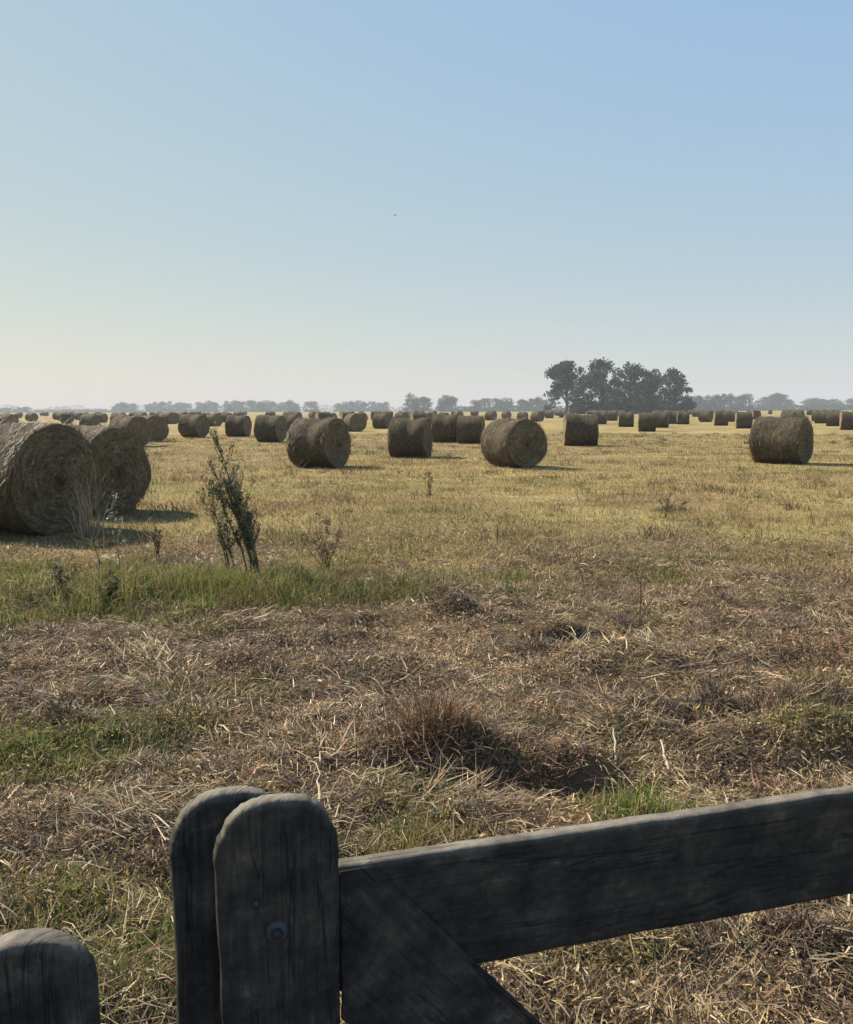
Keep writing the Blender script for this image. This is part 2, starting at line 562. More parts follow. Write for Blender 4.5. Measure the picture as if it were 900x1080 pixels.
col = np.repeat(tone, m_, 0) * (.55 + .8 * lay)[:, None] * rng.uniform(.7, 1.3, (nc_ * m_, 1))
n = nc_ * m_
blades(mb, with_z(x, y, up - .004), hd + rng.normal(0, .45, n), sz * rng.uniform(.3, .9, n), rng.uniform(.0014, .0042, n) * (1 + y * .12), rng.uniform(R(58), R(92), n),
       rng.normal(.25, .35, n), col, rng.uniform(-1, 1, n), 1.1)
# a few longer stems
x, y = sample(2600, 1.8, 10, 1.2)
n = len(x)
blades(mb, with_z(x, y, rng.random(n) * .05), rng.uniform(0, 2 * math.pi, n), rng.uniform(.07, .24, n), rng.uniform(.002, .0045, n) * (1 + y * .05),
       rng.uniform(R(65), R(96), n), rng.normal(0, .25, n), palette(n, [STRAW, PALE, TAN, GREYB, DARKB], [.3, .15, .3, .2, .1]), rng.uniform(-1, 1, n))
# pale dry leaves, wide and curled
x, y = sample(900, 1.9, 10, 1.1)
n = len(x)
blades(mb, with_z(x, y, .01 + rng.random(n) * .04), rng.uniform(0, 2 * math.pi, n), rng.uniform(.03, .11, n), rng.uniform(.006, .014, n),
       rng.uniform(R(40), R(95), n), rng.normal(.3, .6, n), palette(n, [PALE, STRAW, C(.5, .43, .31)], [.4, .4, .2]), rng.uniform(-1, 1, n))
tag(mb.build('hay_litter', M_STRAW), 'dry brown hay litter lying over the ground behind the gate', 'hay', kind='stuff')

# dark brown matted tops standing up a little in clumps
mb = MB()
x, y = sample(115000, 1.6, 10, 1.1)
cl = sstep(.12, .55, fbm(x, y * 1.3, .38, 101, 3)) * (1 - field_mask(x, y)) * (1 - .8 * strip_mask(x, y))
keep = rng.random(len(x)) < cl
x, y = x[keep], y[keep]
n = len(x)
blades(mb, with_z(x, y, -.01), rng.uniform(0, 2 * math.pi, n), rng.uniform(.05, .15, n), rng.uniform(.002, .004, n) * (1 + y * .06), rng.uniform(.3, 1.3, n),
       rng.uniform(.1, .9, n), palette(n, [REDB, DARKB, GREYB, TAN, GREEN_C], [.3, .2, .25, .2, .1]), rng.uniform(-1, 1, n))
tag(mb.build('dead_grass', M_STRAW), 'matted dead brown grass standing up in low clumps', 'grass', kind='stuff')

# green grass: the long strip, patches and scattered blades
mb = MB()
x, y = sample(300000, 1.6, 11, 1.0)
g = green_mask(x, y)
keep = rng.random(len(x)) < g * .9
x, y, g = x[keep], y[keep], g[keep]
n = len(x)
st = strip_mask(x, y)
hg = (.06 + .14 * np.exp(-((x + 1.9) / 1.0) ** 2 - ((y - 7.5) / .7) ** 2) + .10 * st * (.3 + 1.1 * sstep(-.3, .4, fbm(x, y, .3, 109, 3))) * (.6 + .7 * (fbm(x, y, .5, 103, 3) + .3).clip(0, 1))) * rng.uniform(.5, 1.35, n)
col = palette(n, [GREEN_A, GREEN_B, GREEN_C, GOLD, TAN, C(.2, .19, .06), DARKB], [.2, .2, .14, .2, .14, .1, .05])
col *= (1 + .8 * fbm(x, y, .35, 105, 3))[:, None]
col = mix(col, C(.17, .13, .06) * rng.uniform(.7, 1.3, (n, 1)), sstep(-.02, .4, fbm(x, y, .5, 107, 3)) * .75)
col = mix(col, C(.2, .22, .05) * rng.uniform(.7, 1.3, (n, 1)), sstep(.0, .4, fbm(x, y, .9, 121, 3)) * .5)
blades(mb, with_z(x, y), rng.uniform(0, 2 * math.pi, n), hg, rng.uniform(.003, .006, n) * (1 + y * .05), rng.uniform(0, .5, n), rng.uniform(.1, 1.2, n), col,
       rng.uniform(-1, 1, n))
tag(mb.build('green_grass', M_BLADE), 'green grass growing in a strip and patches among the hay', 'grass', kind='stuff')

# denser blades on the bright patches
mb = MB()
for gx_, gy_, rx, ry, a_ in GREEN:
    n = 0 if gy_ > 6.3 else int(min(9000, a_ * a_ * rx * ry * 30000 / max(1.5, gy_ * .35)))
    x, y = gx_ + rng.normal(0, .6, n) * rx, gy_ + rng.normal(0, .6, n) * ry
    blades(mb, with_z(x, y, -.005), rng.uniform(0, 6.28, n), rng.uniform(.03, .10, n), rng.uniform(.0035, .006, n) * (1 + y * .05), rng.uniform(0, .9, n), rng.uniform(.1, 1.2, n),
           palette(n, [GREEN_A, C(.17, .2, .05), C(.22, .23, .075), GOLD, TAN], [.22, .3, .2, .16, .12]), rng.uniform(-1, 1, n))
tag(mb.build('grass_patches', M_BLADE), 'short green grass sprouting in patches through the hay', 'grass', kind='stuff')

# the mown golden field: short stubble, seed stems
mb = MB()
x, y = sample(340000, 7.5, 60, 1.55)
keep = rng.random(len(x)) < (.25 + .75 * field_mask(x, y)) * (.5 + .6 * sstep(-.5, .3, fbm(x, y * 1.5, 1.1, 111, 3)))
x, y = x[keep], y[keep]
n = len(x)
gm = green_mask(x, y)
col = palette(n, [GOLD, GOLD2, STRAW, TAN, C(.19, .17, .06)], [.34, .26, .18, .12, .10])
col = mix(col, C(.19, .12, .07) * rng.uniform(.7, 1.3, (n, 1)), sstep(.12, .5, fbm(x, y * 1.6, 2.3, 117, 4)) * .75)
col = mix(col, PALE * .85 * rng.uniform(.8, 1.2, (n, 1)), sstep(.15, .55, fbm(x, y * 1.6, 3.1, 119, 4)) * .6)
col = mix(col, GREEN_B * rng.uniform(.7, 1.3, (n, 1)), gm * .75)
col *= (1 + .35 * fbm(x, y * 1.8, 2.0, 113, 3))[:, None]
hf = (.045 + .035 * fbm(x, y, 1.4, 115, 3).clip(-.5, 1)) * rng.uniform(.5, 1.5, n)
blades(mb, with_z(x, y), rng.uniform(0, 2 * math.pi, n), hf * 1.3, rng.uniform(.004, .007, n) * (1 + y * .05), rng.uniform(.1, 1.1, n), rng.uniform(0, .8, n), col,
       rng.uniform(-1, 1, n))
# rough tufts left by the mower
tx, ty = sample(1000, 8.5, 60, 1.2)
m_ = 26
x = np.repeat(tx, m_) + rng.normal(0, .13, len(tx) * m_)
y = np.repeat(ty, m_) + rng.normal(0, .10, len(tx) * m_)
n = len(x)
blades(mb, with_z(x, y), rng.uniform(0, 2 * math.pi, n), np.repeat(rng.gamma(3, .035, len(tx)) + .05, m_) * rng.uniform(.5, 1.2, n), .006 * (1 + y * .04), rng.uniform(.1, .9, n),
       rng.uniform(.1, .8, n), np.repeat(palette(len(tx), [GOLD2, TAN, REDB, GREEN_A, GREYB, DARKB], [.22, .22, .16, .16, .14, .1]), m_, 0) * rng.uniform(.7, 1.2, (n, 1)), rng.uniform(-1, 1, n))
tag(mb.build('field_stubble', M_BLADE), 'short golden stubble covering the mown field', 'grass', kind='stuff')

# ------------------------------------------------------------------ hay bales
BR, BL = .75, 1.26


def bale_meshes(seed, nt=72, nx=18, nr=14, fuzz=0, dip=.03, whole=False):
    """body mesh and end-face mesh of a round bale lying along local x, resting on z = 0"""
    r_ = np.random.default_rng(seed)
    ph = r_.uniform(0, 6.28, 8)

    def rad(u, t):                                      # u -1..1 along the axis
        b = BR - .030 * np.abs(u) ** 6 - dip * np.exp(-((u - .12) / .33) ** 2) * (.5 + .5 * np.cos(t - math.pi / 2 + .5 * np.sin(ph[4])))
        b = b + .018 * np.sin(2 * t + ph[0] + 2 * u) + .012 * np.sin(5 * u + ph[1] + t) + .008 * np.sin(7 * t + ph[2]) * np.cos(4 * u + ph[3])
        return b + .010 * (r_.random(np.shape(u)) - .5)

    def place(xx, rad_, t):
        yy, zz = rad_ * np.cos(t), rad_ * np.sin(t)
        zz = np.where(zz < 0, zz * (.945 - .02 * np.abs(np.cos(t))), zz)    # its own weight flattens it
        yy = yy * (1 + .03 * np.sin(np.clip(-np.asarray(t), -.6, .6) + .6))
        return np.stack([xx, yy, zz + BR * .935], -1)

    t = np.linspace(-math.pi / 2, 1.5 * math.pi, nt + 1)
    xs = np.linspace(-1, 1, nx)
    U, TT = np.meshgrid(xs, t, indexing='ij')
    rb = rad(U, TT)
    rb[:, -1] = rb[:, 0]
    wob = .02 * np.sin(2 * t + ph[5]) + .015 * np.sin(5 * t + ph[6])
    wob[-1] = wob[0]
    XX = U * BL / 2 + np.sign(U) * np.abs(U) ** 4 * wob[None, :]
    body = MB()
    i, j = np.meshgrid(np.arange(nx - 1), np.arange(nt), indexing='ij')
    w = nt + 1
    Fq = np.stack([i * w + j, (i + 1) * w + j, (i + 1) * w + j + 1, i * w + j + 1], -1).reshape(-1, 4)
    body.add(place(XX, rb, TT).reshape(-1, 3), Fq, uv=np.stack([XX.ravel(), TT.ravel() * BR], 1))
    faces = []
    for sgn in (-1, 1):
        fr = np.linspace(.02, 1, nr)
        FR, T2 = np.meshgrid(fr, t, indexing='ij')
        edge = rb[0 if sgn < 0 else -1]
        RD = FR * edge[None, :]
        spiral = .006 * np.sin(RD * 60 + T2 + ph[7]) * (1 - FR ** 8)
        bump = .03 * (r_.random(RD.shape) - .5) * (FR < .99)
        bump[:, -1] = bump[:, 0]
        spiral[:, -1] = spiral[:, 0]
        XF = sgn * (BL / 2 + .035 * (1 - FR ** 2)) + sgn * wob[None, :] * FR ** 4 + sgn * (spiral + bump)
        Pf = place(XF, RD, T2).reshape(-1, 3)
        i, j = np.meshgrid(np.arange(nr - 1), np.arange(nt), indexing='ij')
        Ff = np.stack([i * w + j, (i + 1) * w + j, (i + 1) * w + j + 1, i * w + j + 1], -1).reshape(-1, 4)
        if sgn > 0:
            Ff = Ff[:, ::-1]
        faces.append((Pf, Ff, np.stack([RD.ravel() + T2.ravel() * .012, T2.ravel() * .5], 1)))
    if fuzz:                                            # loose straws on the wrap and round the rims
        n = int(fuzz * 1.25)
        u = np.clip(np.where(r_.random(n) < .45, np.sign(r_.normal(size=n)) * r_.uniform(.86, 1, n), r_.uniform(-1, 1, n)), -1, 1)
        tt = r_.uniform(-1.5, math.pi + 1.5, n)
        b0 = BR - .03 * np.abs(u) ** 6 - dip * np.exp(-((u - .12) / .33) ** 2) * (.5 + .5 * np.cos(tt - math.pi / 2 + .5 * np.sin(ph[4]))) + .004
        P = place(u * BL / 2, b0, tt)
        tang = np.stack([np.zeros(n), -np.sin(tt), np.cos(tt)], 1) * np.sign(r_.normal(size=n))[:, None]
        outw = np.stack([np.zeros(n), np.cos(tt), np.sin(tt)], 1)
        dr = tang + outw * np.where(r_.random(n) < .3, r_.uniform(.2, .9, n), r_.uniform(.02, .35, n))[:, None] + np.stack([r_.normal(0, .35, n), np.zeros(n), np.zeros(n)], 1)
        Lz = r_.uniform(.05, .16, n)[:, None]
        sd = np.cross(dr, outw)
        sd = sd / np.linalg.norm(sd, axis=1)[:, None] * .0038
        Vv = np.stack([P - sd, P + sd, P + dr * Lz + sd * .3, P + dr * Lz - sd * .3], 1).reshape(-1, 3)
        cs = np.array([STRAW, TAN, GREYB, C(.3, .24, .16)])[r_.integers(0, 4, n)] * r_.uniform(.25, .65, (n, 1))
        body.add(Vv, np.arange(n * 4).reshape(-1, 4), np.repeat(cs, 4, 0), mi=1)
    if whole:
        for Pf, Ff, uvf in faces:
            body.add(Pf, Ff, uv=uvf, mi=1)
        return body.mesh('far_bale', [M_BALE, M_FACE], True), None, None
    out = []
    for Pf, Ff, uvf in faces:
        f = MB()
        f.add(Pf, Ff, uv=uvf)
        out.append(f.mesh('end_face', M_FACE, True))
    return body.mesh('bale_body', [M_BALE, M_STRAW], True), out[0], out[1]


def child(name, me, parent):
    o = bpy.data.objects.new(name, me)
    COL.objects.link(o)
    o.parent = parent
    return o


NEAR = [bale_meshes(s, 110, 30, 30, 2600, d) for s, d in ((1, .012), (2, .075), (3, .05), (4, .02), (5, .03))]
MID = [bale_meshes(s, 40, 12, 9, 160, d) for s, d in ((11, .05), (12, .02), (13, .09))]
FAR = [bale_meshes(s, 20, 7, 4, 0, d, True)[0] for s, d in ((21, .03), (22, .07), (23, .01))]
BG = 'round hay bales lying on the mown field'
BALES = []


def bale(px, py, psi, meshes, label, scale=1.0, dist=None, ln=1.0):
    """px: where its middle shows; py: where its near foot meets the ground; psi: bearing of its right end from -y towards +x"""
    if dist is None:
        d0 = dist_of_row(py)
        dist = d0 + .45
    p = bearing(px, dist)
    ps = R(psi)
    o = empty('hay_bale', (p[0], p[1], zval(p[0], p[1]) - .02), math.atan2(-math.cos(ps), math.sin(ps)), label, 'hay bale', BG)
    scale *= random.uniform(.97, 1.03)
    o.scale = (scale * ln, scale, scale * random.uniform(.97, 1.01))
    child('bale_body', meshes[0], o)
    child('end_face', meshes[1], o)
    child('end_face', meshes[2], o)
    BALES.append((p[0], p[1], 1.0))
    return o


N, Mi = NEAR, MID
bale(20, 568, 66, N[0], 'nearest round bale, cut by the left edge of the picture, dark spiral end in view', dist=11.5, scale=1.06)
bale(88, 547, 67, N[4], 'second nearest round bale, just right of the one cut by the picture edge', dist=13.7)
bale(336, 493, 64, N[1], 'bale with a notched top standing alone right of the tall weed')
bale(542, 494, 31, N[2], 'bale with its spiral end turned to us, right of a row of three', ln=1.0)
bale(826, 491, 50, N[3], 'large bale near the right edge with a lumpy dented top', ln=1.13)
bale(433, 483, 77, N[1], 'broad flat topped bale, leftmost of the row of three in the middle', ln=1.02)
bale(470, 467, 80, Mi[0], 'pale topped bale squeezed between two others in the middle row', ln=.95)
bale(497, 468, 80, Mi[1], 'bale partly hidden behind the spiral ended bale in the middle', ln=1.0)
bale(613, 471, 84, Mi[2], 'bale in front of the tree grove, standing clear on its own', ln=1.14)
bale(158, 465, 48, Mi[1], 'bale showing behind the two nearest bales, pale side and dark end', ln=1.0)
bale(136, 470, 60, Mi[0], 'bale almost hidden behind the second nearest bale')
bale(204, 461, 70, Mi[2], 'bale with a heart shaped top above the weed, left one of three')
bale(251, 460, 80, Mi[0], 'rounded bale right above the tall weed, middle one of three')
bale(285, 466, 76, Mi[2], 'bale left of the notched bale, right one of three')
bale(307, 456, 70, Mi[0], 'small bale peeping out behind the notched bale on its left')
bale(374, 455, 30, Mi[1], 'small bale just right of the notched bale')
bale(403, 452, 66, Mi[0], 'small bale left of the broad flat topped bale')
bale(225, 449, 60, Mi[1], 'small far bale between the heart shaped and the rounded bale')
bale(661, 451, 75, Mi[0], 'far bale left of the pair under the right half of the grove', ln=1.05)
bale(683, 456, 78, Mi[1], 'far bale under the middle of the grove, front one of a pair')
bale(698, 452, 70, Mi[0], 'far bale half hidden behind the pair under the grove')
bale(709, 448, 75, Mi[2], 'far bale under the right end of the grove, left of two touching')
bale(721, 448.5, 75, Mi[0], 'far bale under the right end of the grove, right of two touching')
bale(744, 445, 72, Mi[1], 'far greenish bale right of the grove, left of a row of four')
bale(761, 450, 76, Mi[2], 'far dark bale right of the grove, second in a row of four')
bale(773, 446, 70, Mi[0], 'far bale right of the grove, third in a row of four')
bale(785, 453, 76, Mi[1], 'far bale just left of the large lumpy bale')
bale(867, 448, 60, Mi[0], 'far bale just right of the large lumpy bale')
bale(880, 451, 62, Mi[1], 'far bale near the right edge, second from the large lumpy bale')
bale(897, 455, 70, Mi[2], 'bale cut by the right edge of the picture')
bale(567, 445, 40, Mi[1], 'far bale peeping over the right shoulder of the spiral ended bale')
bale(580, 441.5, 60, Mi[0], 'very small bale left of the grove in front of pale stubble')
bale(594, 441, 60, Mi[2], 'very small bale below the leftmost grove tree')
bale(634, 448, 70, Mi[2], 'far bale behind the lone bale in front of the grove')
bale(648, 442, 70, Mi[1], 'very small bale under the second grove tree')
bale(174, 446, 55, Mi[1], 'far bale on the left, just right of the pale sided bale')
bale(181, 446, 62, Mi[0], 'far bale on the left before the heart topped bale')
bale(194, 443.5, 62, Mi[2], 'far bale showing behind the heart topped bale')

# the far rows, hundreds of metres of them
cnt = 0
tries = 0
far_list = []
while cnt < 170 and tries < 20000:
    tries += 1
    d = 75 * (340 / 75) ** (random.random() ** .8)
    px = random.uniform(-60, 960)
    fx, fy = bearing(px, d)
    foot = 432.7 + H * 906 / d
    if 740 > px > 640 and d < 110:
        continue
    if any((fx - q[0]) ** 2 + (fy - q[1]) ** 2 < (3.2 + d * .012) ** 2 for q in far_list):
        continue
    if d < 105 and any(abs(px - (450 + q[0] / q[1] * 894)) < 16 for q in BALES if q[1] > 40):
        continue
    far_list.append((fx, fy))
    o = bpy.data.objects.new('hay_bale', FAR[cnt % 3])
    COL.objects.link(o)
    o.location = (fx, fy, -.03)
    ps = R(random.gauss(64, 18))
    o.rotation_euler = (0, 0, math.atan2(-math.cos(ps), math.sin(ps)))
    s = random.uniform(.94, 1.06)
    o.scale = (s * random.uniform(.95, 1.1), s, s)
    tag(o, 'tiny distant round bale in the crowded rows just below the horizon', 'hay bale', 'tiny far bales below the horizon')
    cnt += 1

# ------------------------------------------------------------------ trees


def crown_cloud(mb, blobs, per, size, cols, w):
    for (cx, cy, cz, rx, rz) in blobs:
        n = int(per * 1.55 * rx * rz)
        p = rng.normal(size=(n, 3))
        p /= np.linalg.norm(p, axis=1)[:, None]
        p *= (rng.random(n) ** .4)[:, None]
        p *= 1 + .25 * np.sin(p[:, :1] * 7 + cx) * np.cos(p[:, 2:3] * 6 + cz)
        P = np.stack([cx + p[:, 0] * rx, cy + p[:, 1] * rx, cz + p[:, 2] * rz], 1)
        c = palette(n, cols, w) * rng.uniform(.75, 1.25)
        leaf_quads(mb, P, rng.uniform(.6, 1.3, n) * size, c)


LEAFC = [C(.028, .046, .03), C(.04, .058, .036), C(.07, .082, .05), C(.018, .03, .022)]


def big_tree(px, top, wpx, dist, label, low=.25, lean=0.0, nb=26, dens=30, lowfill=False, name='grove_tree'):
    p = bearing(px, dist)
    hz = 432.7 + (450 - px) * .0034
    ht = (hz + H * 900 / dist - top) * dist / 900
    wd = wpx * dist / 900
    root = empty(name, (p[0], p[1], 0), random.uniform(0, 6.28) * 0, label, 'tree', 'trees of the dark grove')
    tr = MB()
    # tapered trunk with limbs that end in leaf clumps
    top_pt = np.array([lean * wd, 0, ht * .8])
    q = np.array([0, .3, .55, .8, 1.0])
    tp = np.stack([top_pt[0] * q + .03 * wd * np.sin(q * 7 + px), .03 * wd * np.cos(q * 5 + px) - .03 * wd, top_pt[2] * q], 1)
    tube(tr, tp, np.array([.030, .023, .018, .012, .005]) * ht, sides=8)
    blobs = []
    for b in range(nb):
        f = random.random() ** .75
        z = ht * (low + (1 - low) * f * .93)
        prof = (1.0 - .75 * max(0, (f - .45) / .55) ** 2) * (.72 + .28 * min(1, f / .3))
        a = random.uniform(0, 6.28)
        ra = wd * .42 * prof * math.sqrt(random.random())
        rx = wd * random.uniform(.08, .17)
        c = np.array([lean * wd * f + ra * math.cos(a), ra * math.sin(a), min(z, ht - rx * .7)])
        blobs.append((c[0], c[1], c[2], rx, rx * random.uniform(.6, .95)))
        s = random.uniform(.25, .8)
        base = np.array([np.interp(s * c[2], tp[:, 2], tp[:, 0]), np.interp(s * c[2], tp[:, 2], tp[:, 1]), min(s * c[2], tp[-1, 2])])
        mid = (base + c) / 2 + np.array([0, 0, -.06 * ht * random.random()])
        tube(tr, [base, mid, c], np.array([.009, .006, .002]) * ht, sides=5)
    if lowfill:
        for b in range(16):
            blobs.append((random.uniform(-.5, .5) * wd, random.uniform(-.3, .3) * wd, ht * random.uniform(.04, .3), wd * .17, ht * .09))
    tr.build('trunk', M_BARK, root, True)
    cr = MB()
    crown_cloud(cr, blobs, dens, .95, LEAFC, [.3, .3, .2, .2])
    cr.build('crown', M_LEAF, root)
    return root


GD = 330
big_tree(597, 380.5, 50, GD, 'leftmost tall tree of the dark grove, bare trunk showing below a wide crown', low=.36, nb=46, dens=20)
big_tree(635, 379.5, 52, GD + 8, 'tallest tree of the grove, second from the left', low=.22, nb=32, dens=18, lowfill=True)
big_tree(664, 384, 48, GD - 5, 'middle tree of the dark grove, third tall one from the left', low=.12, nb=32, dens=22, lowfill=True)
big_tree(688, 391, 44, GD + 10, 'fourth tall tree of the grove, with a lower dark crown', low=.1, nb=28, dens=22, lowfill=True)
big_tree(710, 388.5, 42, GD, 'rightmost tall tree of the dark grove, its crown overhanging the field', low=.18, nb=30, dens=20, lowfill=True)
big_tree(614, 401, 36, GD - 14, 'low bushy tree filling the gap right of the leftmost grove trunk', low=.06, nb=22, dens=26, lowfill=True, name='bushy_tree')
big_tree(650, 399, 38, GD - 16, 'low bushy tree in front of the middle of the grove', low=.05, nb=22, dens=28, lowfill=True, name='bushy_tree')
big_tree(678, 400, 38, GD - 12, 'low dark bush tree under the fourth grove tree', low=.05, nb=22, dens=28, lowfill=True, name='bushy_tree')
big_tree(719, 408, 24, GD + 12, 'small dark tree closing the right end of the grove', low=.06, nb=18, dens=26, lowfill=True, name='bushy_tree')
big_tree(581, 411, 26, GD + 60, 'small pale open tree at the left foot of the grove', low=.12, nb=16, dens=16, name='bushy_tree')


def far_proto(seed, round_):
    random.seed(seed)
    tr, cr = MB(), MB()
    blobs = []
    for b in range(22):
        f = random.random()
        ra = .36 * math.sqrt(random.random()) * (1 - .5 * f ** 3)
        a = random.uniform(0, 6.28)
        blobs.append((ra * math.cos(a), ra * math.sin(a), (.06 if round_ else .14) + f * (.76 if round_ else .70), random.uniform(.15, .24), random.uniform(.12, .18)))
    for b in range(7):
        blobs.append((random.uniform(-.34, .34), random.uniform(-.3, .3), random.uniform(.06, .16), .2, .12))
    tube(tr, [(0, 0, 0), (.02, .01, .4), (-.02, 0, .8)], [.03, .022, .008], sides=6)
    for c in blobs[:7]:
        tube(tr, [(0, 0, c[2] * .5), c[:3]], [.012, .004], sides=4)
    for (cx, cy, cz, rx, rz) in blobs:
        n = 70
        p = rng.normal(size=(n, 3))
        p /= np.linalg.norm(p, axis=1)[:, None]
        p *= (rng.random(n) ** .4)[:, None]
        leaf_quads(cr, np.stack([cx + p[:, 0] * rx, cy + p[:, 1] * rx, cz + p[:, 2] * rz], 1), rng.uniform(.05, .10, n),
                   palette(n, LEAFC, [.3, .3, .2, .2]) * rng.uniform(.8, 1.2))
    return tr.mesh('trunk', M_BARK, True), cr.mesh('crown', M_LEAF)


PROTO = [far_proto(100 + s, s % 3 != 2) for s in range(7)]
random.seed(5)
TREES = [  # x0, x1, top y, distance, tree width in px, label, group
    (-30, 12, 429, 1100, 15, 'hazy tree of the low clump at the far left edge', 'hazy trees at the far left edge'),
    (14, 36, 428.5, 1150, 9, 'hazy tree of the flat topped clump near the left edge', 'hazy trees of the flat topped clump'),
    (38, 116, 431.5, 1300, 11, 'low hazy bush tree of the faint line behind the nearest bales', 'faint low trees on the left horizon'),
    (117, 152, 424.5, 1050, 12, 'pale bluish tree of the clump above the second nearest bale', 'bluish clump on the left horizon'),
    (154, 200, 424, 1100, 10, 'pale bluish tree of the gappy row left of the weed top', 'gappy bluish tree row'),
    (205, 232, 423, 1000, 12, 'pale bluish tree of the group straight above the weed', 'bluish trees above the weed'),
    (236, 318, 422.5, 980, 12, 'bluish tree of the long even row left of centre', 'long even bluish tree row'),
    (322, 342, 421, 950, 15, 'bluish tree of the pair above the notched bale', 'bluish trees above the notched bale'),
    (354, 412, 423, 1000, 11, 'bluish tree of the row between the notched and flat topped bale', 'bluish trees left of the middle'),
    (428, 458, 417, 720, 16, 'grey green tree of the bigger clump above the flat topped bale', 'grey green clump in the middle'),
    (460, 490, 418, 720, 15, 'grey green tree of the clump above the middle row of bales', 'grey green trees above the middle row'),
    (494, 542, 418, 740, 15, 'grey green tree of the spreading clump left of the grove', 'grey green trees left of the grove'),
    (545, 578, 420, 700, 13, 'grey tree close to the left side of the grove', 'grey trees beside the grove'),
    (728, 792, 416, 640, 13, 'dark blue green tree of the dense wood right of the grove', 'dense wood right of the grove'),
    (796, 846, 414.5, 800, 18, 'pale domed tree of the clump above the large lumpy bale', 'pale domed trees on the right'),
    (846, 886, 419, 820, 13, 'low pale tree of the tail of the right hand clump', 'low pale trees on the right'),
    (892, 930, 419, 900, 14, 'hazy tree of the clump at the right edge', 'hazy trees at the right edge')]
pi_ = 0
for x0, x1, top, dist, wpx, label, group in TREES:
    x = x0 + wpx * .45
    while x < x1 - wpx * .25:
        dd = dist * 1.22 * random.uniform(.97, 1.05)
        p = bearing(x, dd)
        hz = 432.7 + (450 - x) * .0034
        ht = (hz + H * 900 / dd - top) * dd / 900 * random.uniform(.82, 1.05)
        wd = wpx * dd / 900 * random.uniform(1.15, 1.5)
        me = PROTO[pi_ % 7]
        pi_ += 1
        o = empty('distant_tree', (p[0], p[1], 0), random.uniform(0, 6.28), label, 'tree', group)
        o.scale = (wd, wd, ht * 1.12)
        child('trunk', me[0], o)
        child('crown', me[1], o)
        x += wpx * random.uniform(.4, .8)

# low hedge along the far side of the field, one unbroken line of scrub
mb = MB()
for x0, x1, dist, h in ((-700, 760, 1180, 8.0), (20, 600, 840, 4.5)):
    n = 14000
    P = np.stack([rng.uniform(x0, x1, n), dist + rng.normal(0, 4, n), rng.random(n) ** 1.5 * h], 1)
    P[:, 2] *= .5 + .9 * vnoise(P[:, 0] / 14, P[:, 0] * 0, 3)
    leaf_quads(mb, P, rng.uniform(1.2, 2.4, n), palette(n, LEAFC + [C(.10, .09, .05)], [.3, .3, .2, .1, .1]))
tag(mb.build('far_scrub', M_LEAF), 'low unbroken line of scrub along the far edge of the field', 'scrub', kind='stuff')

# ------------------------------------------------------------------ weeds, tufts, twigs


def weed(px, py, hpx, lean, label, stems=3, spread=.3, leafn=26, leafsz=.03, colr=C(.05, .055, .03), seed=1, name='tall_weed', cat='weed', heads=True,
         headcol=C(.17, .14, .085), rstem=.006, group=None, branch=7, foot=.02):
    b = ground_pt(px, py)
    dd = math.hypot(b[0], b[1])
    ht = hpx * b[1] / 900
    root = empty(name, (b[0], b[1], zval(b[0], b[1]) - .01), 0, label, cat, group)
    r_ = np.random.default_rng(seed)
    st, lf = MB(), MB()
    LP, LC, HP = [], [], []
    for s in range(stems):
        hh = ht * (1.0 if s == 0 else r_.uniform(.55, .95))
        ln = lean + (0 if s == 0 else r_.normal(0, spread))
        q = np.linspace(0, 1, 7)
        base = np.array([r_.normal(0, foot), r_.normal(0, foot), 0])
        pts = np.stack([base[0] + ln * hh * (q ** 1.3) + .018 * np.sin(q * 7 + s * 2), base[1] + r_.normal(0, .12) * hh * q, q * hh], 1)
        tube(st, pts, rstem * (1 - .75 * q), colr * .8, 5)
        for k in range(branch):
            f = r_.uniform(.25, .97)
            p0 = np.array([np.interp(f, q, pts[:, a]) for a in range(3)])
            a = r_.uniform(0, 6.28)
            bl = hh * r_.uniform(.08, .24) * (1.2 - f * .6)
            d = np.array([math.cos(a) * .55, math.sin(a) * .55, .85])
            p1 = p0 + d * bl * .5 + np.array([0, 0, 0])
            p2 = p1 + np.array([d[0] * .6, d[1] * .6, 1.0]) * bl * .5
            tube(st, [p0, p1, p2], [rstem * .45, rstem * .35, rstem * .2], colr * .85, 4)
            m = max(3, leafn // 3)
            g = r_.random(m)
            LP.append(p0 + (p2 - p0) * g[:, None] + r_.normal(0, .012, (m, 3)))
            if heads:
                HP.append(p2)
        m = leafn
        g = r_.uniform(.12, 1, m)
        LP.append(np.stack([np.interp(g, q, pts[:, a]) for a in range(3)], 1) + r_.normal(0, .018, (m, 3)))
        if heads:
            HP.append(pts[-1])
    st.build('stem', M_TWIG, root, True)
    LP = np.concatenate(LP)
    leaf_quads(lf, LP, r_.uniform(.6, 1.4, len(LP)) * leafsz, palette(len(LP), [colr, colr * 1.6, C(.09, .085, .045)], [.5, .3, .2]))
    if heads and HP:
        for p in HP:
            P = p + r_.normal(0, .011, (7, 3))
            leaf_quads(lf, P, .024, palette(7, [headcol, headcol * .6], [.6, .4]))
    lf.build('foliage', M_WEED, root)
    return root


